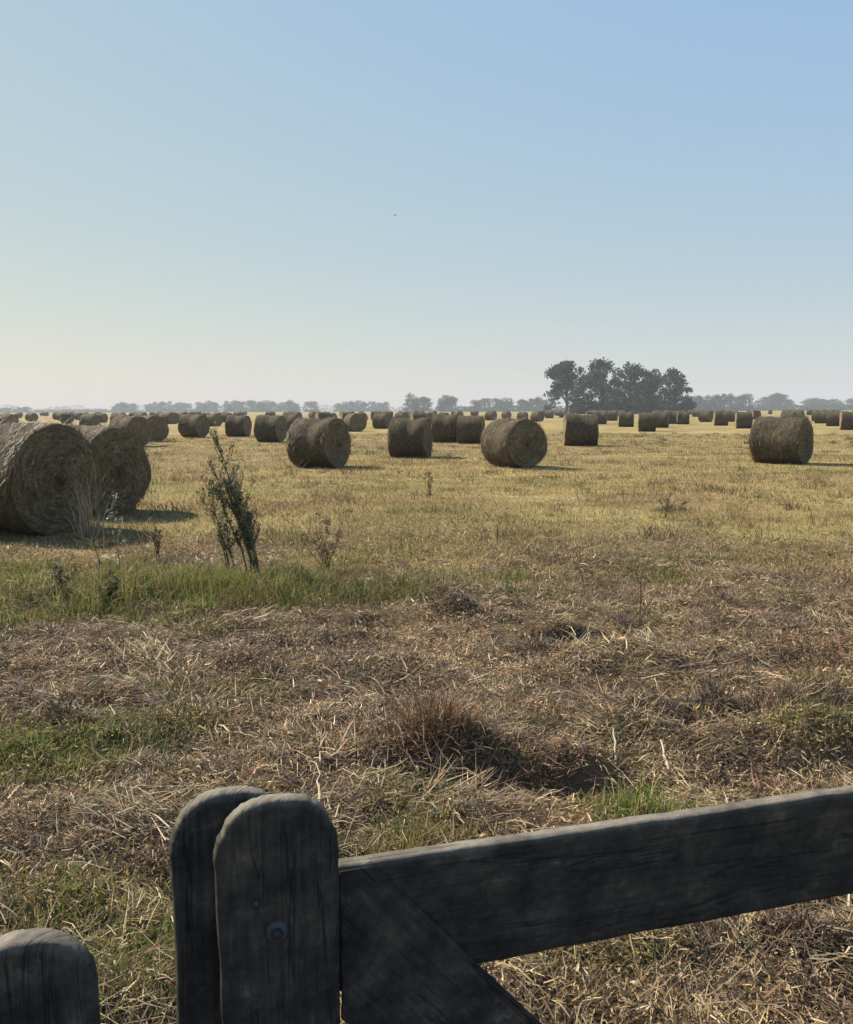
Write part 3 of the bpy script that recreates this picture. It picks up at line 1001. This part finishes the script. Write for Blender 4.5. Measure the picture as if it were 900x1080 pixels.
weed(266, 614, 162, -.28, 'tall dark branching weed leaning left in the green strip', 7, .07, 72, .018, C(.10, .108, .06), 3, rstem=.010, branch=22, foot=.05, headcol=C(.12, .10, .06))
weed(246, 612, 118, -.24, 'thinner dark weed just left of the tallest one', 4, .08, 60, .018, C(.10, .108, .06), 4, foot=.05, rstem=.006, branch=14, headcol=C(.11, .09, .055))
weed(128, 606, 84, -.03, 'pale grey thistle before the second nearest bale', 1, .1, 14, .03, C(.2, .2, .14), 5, 'dry_thistle', 'thistle', True, C(.42, .40, .32), .007, branch=9)
weed(101, 600, 40, .02, 'short dark stalk left of the pale thistle', 1, .1, 8, .02, C(.06, .055, .035), 6, 'weed_stalk', 'weed', False, branch=3)
weed(345, 604, 66, -.12, 'loose reddish brown weed tuft right of the tall weed', 11, .38, 10, .015, C(.14, .09, .05), 7, 'reddish_weed', 'weed', True, C(.17, .11, .065), .0035, branch=5)
weed(168, 590, 34, .1, 'small brown weed between the thistle and the tall weed', 3, .3, 12, .03, C(.10, .075, .04), 8, 'small_weed', 'weed')
weed(702, 548, 30, .2, 'loose dark weed tuft in the field below the grove', 5, .5, 8, .018, C(.13, .10, .05), 9, 'small_weed', 'weed')
weed(536, 640, 52, .05, 'thin green upright weed at the right end of the strip', 3, .2, 8, .016, C(.10, .11, .05), 10, 'thin_weed', 'weed', False, rstem=.004)
weed(672, 668, 85, .15, 'bare dry weed stalk in the brown hay right of the strip', 2, .35, 4, .02, C(.09, .065, .045), 12, 'bare_stalk', 'weed', False, rstem=.005, branch=4)
weed(452, 525, 36, -.1, 'rusty weed in the field under the middle row of bales', 4, .4, 8, .02, C(.13, .085, .045), 13, 'rusty_weed', 'weed')
weed(62, 640, 40, .05, 'slim green weed in the grass strip at the left', 4, .3, 26, .016, C(.08, .09, .035), 14, 'slim_weed', 'weed', rstem=.003)
weed(118, 645, 38, .1, 'slim dark weed in the grass strip below the thistle', 5, .35, 26, .016, C(.06, .07, .03), 15, 'slim_weed', 'weed', rstem=.003)


def tuft(px, py, rx, ry, hgt, n, cols, w, label, name, cat, wid=.004, tilt=(.0, .7), mat=None, dome=0.0):
    """one clump of upright or matted blades, one mesh, origin at its foot"""
    b = ground_pt(px, py)
    z0 = zval(b[0], b[1])
    mb = MB()
    a = rng.uniform(0, 6.28, n)
    r = np.sqrt(rng.random(n))
    x, y = rx * r * np.cos(a), ry * r * np.sin(a)
    core = 1 - r ** 2
    z = height(b[0] + x, b[1] + y) - z0 - .01 + dome * core * rng.random(n)
    hd = a + rng.normal(0, 1.7, n)
    blades(mb, np.stack([x, y, z], 1), hd, hgt * rng.uniform(.45, 1.15, n) * (.45 + .6 * core), rng.uniform(.7, 1.4, n) * wid, rng.uniform(*tilt, n) * (.4 + r),
           rng.uniform(0, 1.0, n), palette(n, cols, w), rng.uniform(-1, 1, n))
    o = mb.build(name, mat or M_STRAW)
    o.location = (b[0], b[1], z0)
    return tag(o, label, cat)


BRN = [REDB, TAN * .8, DARKB, GREYB]
BRN2 = [C(.15, .09, .05), TAN, DARKB, GREYB]
BR3 = [C(.17, .11, .06), TAN, DARKB, C(.13, .08, .05), STRAW * .8]
tuft(456, 790, .25, .17, .25, 950, [C(.19, .10, .05), C(.15, .085, .048), TAN, DARKB], [.4, .3, .2, .1], 'rusty brown ragged dead grass tuft left of the shadowed hollow', 'brown_grass_tuft', 'grass tuft', .004, (.05, .85))
tuft(520, 798, .28, .15, .15, 520, BR3, [.25, .35, .12, .18, .1], 'looser brown grass tuft right beside the rusty one', 'brown_grass_tuft', 'grass tuft', .004, (.3, 1.3))
tuft(560, 822, .36, .14, .11, 500, BRN2 + [GREEN_C], [.2, .25, .25, .2, .1], 'low dark dead grass tuft right of the brown ones', 'dark_grass_tuft', 'grass tuft', .0045, (.3, 1.3))
tuft(672, 866, .20, .12, .21, 300, [C(.15, .2, .05), C(.22, .26, .08), GREEN_A, GOLD], [.35, .25, .2, .2], 'bright green grass tuft standing just over the gate rail', 'green_grass_tuft', 'grass tuft',
     .005, (0, .55), M_BLADE)
tuft(440, 897, .26, .09, .13, 900, [GOLD, GREEN_B, TAN, STRAW], [.35, .3, .2, .15], 'yellow green grass tuft between the gate post and rail', 'yellow_grass_tuft', 'grass tuft', .004, (0, .8), M_BLADE)
tuft(95, 567, .18, .2, .9, 110, [PALE, STRAW, C(.33, .3, .18)], [.4, .4, .2], 'tall pale dry grass stalks against the two nearest bales', 'tall_dry_grass', 'grass tuft', .008, (0, .3))
tuft(850, 750, .4, .16, .2, 1000, BRN + [GREEN_C], [.2, .2, .3, .2, .1], 'dark grass tuft at the right edge above the gate rail', 'dark_grass_tuft', 'grass tuft', .004, (.1, 1.0))
for px, py, rx, ry, h, label in [
        (476, 652, .22, .12, .11, 'dark hay clump at the right end of the green strip'),
        (565, 683, .25, .11, .09, 'dark loose hay clump right of and below the strip end'),
        (760, 640, .19, .10, .10, 'small dark hay clump in the brown hay at right'),
        (872, 740, .24, .12, .13, 'dark hay clump at the right edge'),
        (757, 748, .22, .10, .12, 'dark brown hay clump above the bright green tuft'),
        (70, 770, .30, .10, .08, 'long dark hay clump above the left green patch'),
        (350, 676, .16, .09, .08, 'grey hay clump in front of the green strip'),
        (216, 680, .13, .06, .05, 'small dark hay scrap below the tall weed'),
        (30, 735, .17, .07, .06, 'small hay clump near the left edge'),
        (640, 740, .2, .09, .09, 'brown hay clump right of the big rusty tuft'),
        (850, 1000, .18, .09, .09, 'brown hay clump under the gate rail at right'),
        (708, 540, .35, .2, .12, 'straw heap in the golden field below the grove')]:
    tuft(px, py, rx, ry, h * 1.1, 650, [GREYB * .8, DARKB, TAN * .6, REDB * .8], [.3, .3, .2, .2], label, 'hay_clump', 'hay clump', .005, (.7, 1.5), None, h)


def twig(p0, p1, rad, label, col, kinks=2, lift=(.02, .05), cat='twig', name='dry_twig', forks=1):
    a, b = ground_pt(*p0), ground_pt(*p1)
    za, zb = zval(*a) + lift[0], zval(*b) + lift[1]
    L = math.hypot(*(b - a))
    q = np.linspace(0, 1, 7)
    rel = np.stack([(b[0] - a[0]) * q, (b[1] - a[1]) * q, za * 0 + (zb - za) * q], 1)
    rel[1:-1] += rng.normal(0, .018 * L, (5, 3))
    mb = MB()
    tube(mb, rel, rad * (1 - .55 * q), col, 6)
    for f in range(forks):
        s = rel[rng.integers(2, 5)]
        e = s + np.array([rng.normal(0, .2), rng.normal(0, .2), abs(rng.normal(.1, .1))]) * L
        tube(mb, [s, (s + e) / 2 + rng.normal(0, .02, 3) * L, e], [rad * .6, rad * .45, rad * .25], col * .9, 5)
    o = mb.build(name, M_TWIG, smooth=True)
    o.location = (a[0], a[1], za)
    return tag(o, label, cat, 'dry twigs and stalks on the hay')


twig((62, 900), (172, 884), .006, 'thick brown twig lying left of the gate post', C(.17, .13, .09), lift=(.02, .03))
twig((40, 868), (118, 812), .004, 'long thin twig in the hay up left of the gate post', C(.2, .155, .10), lift=(.02, .04))
twig((112, 852), (172, 790), .004, 'slanting dark twig between the green patch and gate post', C(.12, .095, .07), lift=(.02, .05))
twig((24, 936), (52, 890), .005, 'pale stubby twig near the left edge', C(.3, .25, .18), lift=(.01, .02))
twig((742, 708), (792, 666), .006, 'straight pale stalk in the brown hay at right', C(.33, .27, .18), lift=(.03, .1), forks=0)
twig((706, 662), (750, 616), .007, 'pale forked stalk in the hay at upper right', C(.3, .25, .17), lift=(.03, .12), forks=2)
twig((684, 700), (606, 640), .005, 'thin dark curving twig right of the strip', C(.07, .055, .04), lift=(.05, .1), forks=2)
twig((338, 872), (334, 828), .006, 'white dry stalk standing behind the gate post', C(.4, .35, .26), lift=(.0, .12), forks=0)
twig((652, 800), (647, 780), .008, 'white dry husk standing above the bright green tuft', C(.38, .33, .24), lift=(.0, .1), forks=0)
twig((706, 800), (697, 784), .009, 'white dry husk right of the standing one', C(.42, .36, .27), lift=(.02, .06), forks=0)
twig((375, 846), (398, 812), .004, 'pale straw stem leaning behind the gate post', C(.3, .24, .16), lift=(.02, .08), forks=0)
twig((836, 1010), (852, 1050), .003, 'pale bent straw under the rail at right', C(.42, .36, .26), lift=(.03, .03), forks=0)
twig((560, 1030), (600, 1018), .003, 'short pale straw under the gate rail', C(.42, .36, .26), lift=(.03, .03), forks=0)

# ------------------------------------------------------------------ the gate
GA = R(16)
gd = np.array([math.cos(GA), math.sin(GA)])
gn = np.array([-math.sin(GA), math.cos(GA)])
G0 = np.array([-.0885, .7985])


def outline_board(mb, prof, y0, y1, bev=.004, grain=0.0, seed=1, top_light_amt=1.0):
    """extrude an outline (u,z) from local y0 to y1 with rounded edges; red channel of Col = painted sunlight plus bleaching on upper edges and tops"""
    r_ = np.random.default_rng(seed)
    prof = np.asarray(prof, float)
    # resample edges
    pts = []
    for k in range(len(prof)):
        a, b = prof[k], prof[(k + 1) % len(prof)]
        m = max(1, int(np.linalg.norm(b - a) / .015))
        for s in range(m):
            pts.append(a + (b - a) * s / m)
    pts = np.array(pts)
    n = len(pts)
    t = np.roll(pts, -1, 0) - np.roll(pts, 1, 0)
    t /= np.linalg.norm(t, axis=1)[:, None] + 1e-9
    nn = np.stack([-t[:, 1], t[:, 0]], 1)                # inward for counter-clockwise
    area = .5 * np.sum(pts[:, 0] * np.roll(pts[:, 1], -1) - np.roll(pts[:, 0], -1) * pts[:, 1])
    if area < 0:
        nn = -nn
    pts = pts + nn * (np.convolve(r_.normal(0, .0022, n + 8), np.ones(9) / 9, 'valid') + r_.normal(0, .0003, n))[:, None]
    cx = pts.mean(0)
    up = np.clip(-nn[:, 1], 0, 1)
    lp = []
    up = up ** 1.5 * top_light_amt
    for (ins, yy, top_light) in [(bev * 2.2, y0, .02), (bev * .5, y0 + bev * .5, .25), (0, y0 + bev * 1.6, .34), (0, y1 - bev * 1.6, .34), (bev * .5, y1 - bev * .5, .25),
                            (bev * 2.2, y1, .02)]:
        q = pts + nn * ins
        wr = top_light * (up > .25) * (.5 + .5 * up) * (1.8 if top_light > .3 else 1.0)  # upward facing rims only: sunlight painted into the colour
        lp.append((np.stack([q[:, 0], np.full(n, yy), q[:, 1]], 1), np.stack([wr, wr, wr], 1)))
    V = np.concatenate([a for a, _ in lp])
    W = np.concatenate([b for _, b in lp])
    ca, sa = math.cos(grain), math.sin(grain)
    uv = np.stack([V[:, 0] * ca + V[:, 2] * sa, -V[:, 0] * sa + V[:, 2] * ca + V[:, 1]], 1)
    i, j = np.meshgrid(np.arange(5), np.arange(n), indexing='ij')
    kk = (j + 1) % n
    F = np.stack([i * n + j, i * n + kk, (i + 1) * n + kk, (i + 1) * n + j], -1).reshape(-1, 4)
    if area > 0:
        pass
    else:
        F = F[:, ::-1]
    return V, F, W, uv, n


def board(name, prof, y0, y1, parent, bev=.004, grain=0.0, seed=1, loc=(0, 0, 0), rz=0.0, top_light_amt=1.0):
    V, F, W, uv, n = outline_board(None, prof, y0, y1, bev, grain, seed, top_light_amt)
    me = bpy.data.meshes.new(name)
    faces = [tuple(int(a) for a in f) for f in F]
    cap0, cap1 = tuple(range(n)), tuple(range(5 * n, 6 * n))
    area = F[0][1] - F[0][0]
    faces += [cap0[::-1] if area > 0 else cap0, cap1 if area > 0 else cap1[::-1]]
    me.from_pydata([tuple(v) for v in V], [], faces)
    ca = me.color_attributes.new('Col', 'FLOAT_COLOR', 'POINT')
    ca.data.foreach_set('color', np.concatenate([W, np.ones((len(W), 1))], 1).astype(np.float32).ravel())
    ul = me.uv_layers.new(name='UVMap')
    li = np.empty(len(me.loops), np.int32)
    me.loops.foreach_get('vertex_index', li)
    ul.data.foreach_set('uv', uv[li].astype(np.float32).ravel())
    me.materials.append(M_WOOD)
    me.update()
    import bmesh
    bm = bmesh.new()
    bm.from_mesh(me)
    bmesh.ops.recalc_face_normals(bm, faces=bm.faces)
    bm.to_mesh(me)
    bm.free()
    me.polygons.foreach_set('use_smooth', np.array([len(p.vertices) == 4 for p in me.polygons], bool))
    o = bpy.data.objects.new(name, me)
    COL.objects.link(o)
    if parent:
        o.parent = parent
    o.location = loc
    o.rotation_euler = (0, 0, rz)
    return o


def round_top(u0, u1, z0, z1, flat=.0, n=64, drop=None):
    """board outline, counter-clockwise, with an arched top"""
    w = u1 - u0
    hgt = drop or w * .52
    a = np.linspace(0, math.pi, n)
    arc = [((u0 + u1) / 2 + w / 2 * np.sign(math.cos(t)) * abs(math.cos(t)) ** .86, z1 - hgt + hgt * math.sin(t) ** .9) for t in a]
    return [(u0, z0), (u1, z0)] + arc


rootz = zval(*G0)
gate = empty('wooden_gate', (G0[0], G0[1], 0), GA, 'weathered dark wooden field gate with round topped end boards and a diagonal brace', 'gate')
SAG = -.004
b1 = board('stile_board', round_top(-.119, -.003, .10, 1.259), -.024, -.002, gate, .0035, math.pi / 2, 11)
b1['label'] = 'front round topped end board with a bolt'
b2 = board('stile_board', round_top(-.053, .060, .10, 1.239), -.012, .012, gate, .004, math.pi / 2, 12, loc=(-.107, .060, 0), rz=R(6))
b2['label'] = 'rear round topped end board set further left'


def rail_prof(z0, z1, L=3.0, x0=-.118):
    n = 14
    xs = np.linspace(x0, L, n)
    return [(x, z0 + SAG * x + .0006 * math.sin(x * 5)) for x in xs] + [(x, z1 + SAG * x + .0006 * math.sin(x * 4 + 1)) for x in xs[::-1]]


for z0, z1 in ((1.0365, 1.169), (.66, .78), (.40, .52), (.16, .28)):
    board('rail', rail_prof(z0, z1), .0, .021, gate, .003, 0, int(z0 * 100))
# diagonal brace from the top corner down to the right, set against the front of the rails
t45 = 1.15
board('brace', [(.000, 1.010), (.732, .165), (.80, .165), (.878, .20), (.036, 1.1675), (.000, 1.1675)], -.0035, -.0008, gate, .0008, -R(49), 21, top_light_amt=0.0)
# far end of the gate, off to the right
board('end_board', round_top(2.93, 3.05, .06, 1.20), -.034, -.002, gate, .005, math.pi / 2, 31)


def lathe(mb, prof, sides=16):
    a = np.arange(sides) * 2 * math.pi / sides
    P = np.array([[(r * math.cos(t), y, r * math.sin(t)) for t in a] for r, y in prof]).reshape(-1, 3)
    n = len(prof)
    i, j = np.meshgrid(np.arange(n - 1), np.arange(sides), indexing='ij')
    k = (j + 1) % sides
    mb.add(P, np.stack([i * sides + j, i * sides + k, (i + 1) * sides + k, (i + 1) * sides + j], -1).reshape(-1, 4))


mb = MB()
lathe(mb, [(.0001, -.0385), (.0085, -.0385), (.0102, -.0372), (.0105, -.0338)])
bo = mb.build('bolt', M_STEEL, gate, True)
bo.location = (-.0645, .0098, 1.130)
bo['label'] = 'galvanised washer and bolt'
mb = MB()
lathe(mb, [(.0001, -.045), (.004, -.0445), (.0056, -.0425), (.0058, -.0386)], 6)
hb = mb.build('bolt_head', M_RUST, bo)
mb = MB()
lathe(mb, [(.0001, -.0366), (.0018, -.0362), (.0026, -.0338)], 10)
nl = mb.build('nail', M_STEEL, gate, True)
nl.location = (-.083, .0098, 1.160)

# the lower post in the bottom left corner
gp = empty('gate_post', (G0[0] - .29 * gd[0], G0[1] - .29 * gd[1], 0), GA + R(6), 'lower round topped dark post in the bottom left corner', 'post')
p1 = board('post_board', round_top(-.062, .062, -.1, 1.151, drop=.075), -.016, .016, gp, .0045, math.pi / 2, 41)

# ------------------------------------------------------------------ a bird, very far up
bd = ray(417, 227)
bp = np.array([bd.x, bd.y, bd.z]) / bd.y * 110 + np.array([0, 0, H])
mb = MB()
tube(mb, [(-.26, 0, 0), (-.2, 0, .01), (-.05, 0, .03), (.1, 0, .03), (.18, 0, .04), (.24, 0, .03)], [.005, .05, .075, .06, .04, .005], sides=8)
for s in (-1, 1):
    mb.add([(-.08, 0, .04), (.08, 0, .05), (.10, s * .22, .13), (-.05, s * .24, .12), (.02, s * .52, .09), (-.06, s * .5, .085)], [[0, 1, 2, 3], [3, 2, 4, 5]])
bird = mb.build('flying_bird', M_BIRD)
bird.location = bp
bird.scale = (.7, .7, .7)
bird.rotation_euler = (0, 0, .6)
tag(bird, 'tiny dark bird alone in the blue sky', 'bird')

# ------------------------------------------------------------------ haze
import bmesh
bm = bmesh.new()
bmesh.ops.create_cube(bm, size=1.0)
zt = 36.0
for v in bm.verts:
    v.co = Vector((v.co.x * 3600, v.co.y * 3600, (-1.2 if v.co.z < 0 else zt)))
me = bpy.data.meshes.new('haze')
bm.to_mesh(me)
bm.free()
hz_o = bpy.data.objects.new('haze', me)
COL.objects.link(hz_o)
m, nt, out = newmat('haze_air')
pv = nd(nt, 'ShaderNodeVolumePrincipled')
pv.inputs['Color'].default_value = (.76, .82, .88, 1)
pv.inputs['Density'].default_value = .00042
pv.inputs['Anisotropy'].default_value = .0
nt.links.new(pv.outputs[0], out.inputs['Volume'])
me.materials.append(m)
tag(hz_o, 'thin pale haze over the field', kind='stuff')

# ------------------------------------------------------------------ light and sky
# shadows fall to the right and towards the viewer: the sun stands behind and to the left
sv = Vector((-.95, .60, 1.0)).normalized()
sun = bpy.data.lights.new('sun', 'SUN')
EXPO = .95
sun.energy = 5.0
sun.angle = R(.55)
sun.color = (1.0, .88, .70)
so = bpy.data.objects.new('sun', sun)
COL.objects.link(so)
so.rotation_euler = sv.to_track_quat('Z', 'Y').to_euler()
w = bpy.data.worlds.new('World')
sc.world = w
w.use_nodes = True
nt = w.node_tree
nt.nodes.clear()
out = nt.nodes.new('ShaderNodeOutputWorld')
bg = nt.nodes.new('ShaderNodeBackground')
sky = nt.nodes.new('ShaderNodeTexSky')
sky.sky_type = 'NISHITA'
sky.sun_disc = False
sky.sun_elevation = math.asin(sv.z)
sky.sun_rotation = math.atan2(sv.x, sv.y)
sky.altitude = 50
sky.air_density = 1.0
sky.dust_density = .3
sky.ozone_density = 1.0
bg.inputs[1].default_value = .1
# the phone's tone curve flattens the sky: a soft power curve per channel on the sky's own radiance
sp, cb = nt.nodes.new('ShaderNodeSeparateColor'), nt.nodes.new('ShaderNodeCombineColor')
nt.links.new(sky.outputs[0], sp.inputs[0])
for ch, (kk, pw) in enumerate(((.264, .50), (.383, .30), (.75, -.07))):
    v = mathn(nt, 'MULTIPLY', mathn(nt, 'POWER', mathn(nt, 'MAXIMUM', sp.outputs[0 if ch == 2 else ch], .05), pw), kk * 10 / 2 ** EXPO)
    nt.links.new(v, cb.inputs[ch])
nt.links.new(cb.outputs[0], bg.inputs[0])
nt.links.new(bg.outputs[0], out.inputs[0])

# ------------------------------------------------------------------ camera and colour
cam = bpy.data.cameras.new('camera')
cam.sensor_fit = 'HORIZONTAL'
cam.sensor_width = 36
cam.lens = 36
cam.clip_start = .05
cam.clip_end = 12000
co = bpy.data.objects.new('camera', cam)
COL.objects.link(co)
co.matrix_world = Matrix.Translation((0, 0, H)) @ CAM_M
sc.camera = co
sc.view_settings.view_transform = 'Standard'
sc.view_settings.look = 'None'
sc.view_settings.gamma = 1
sc.view_settings.exposure = EXPO
sc.cycles.max_bounces = 6
sc.cycles.volume_bounces = 0
sc.cycles.use_denoising = True
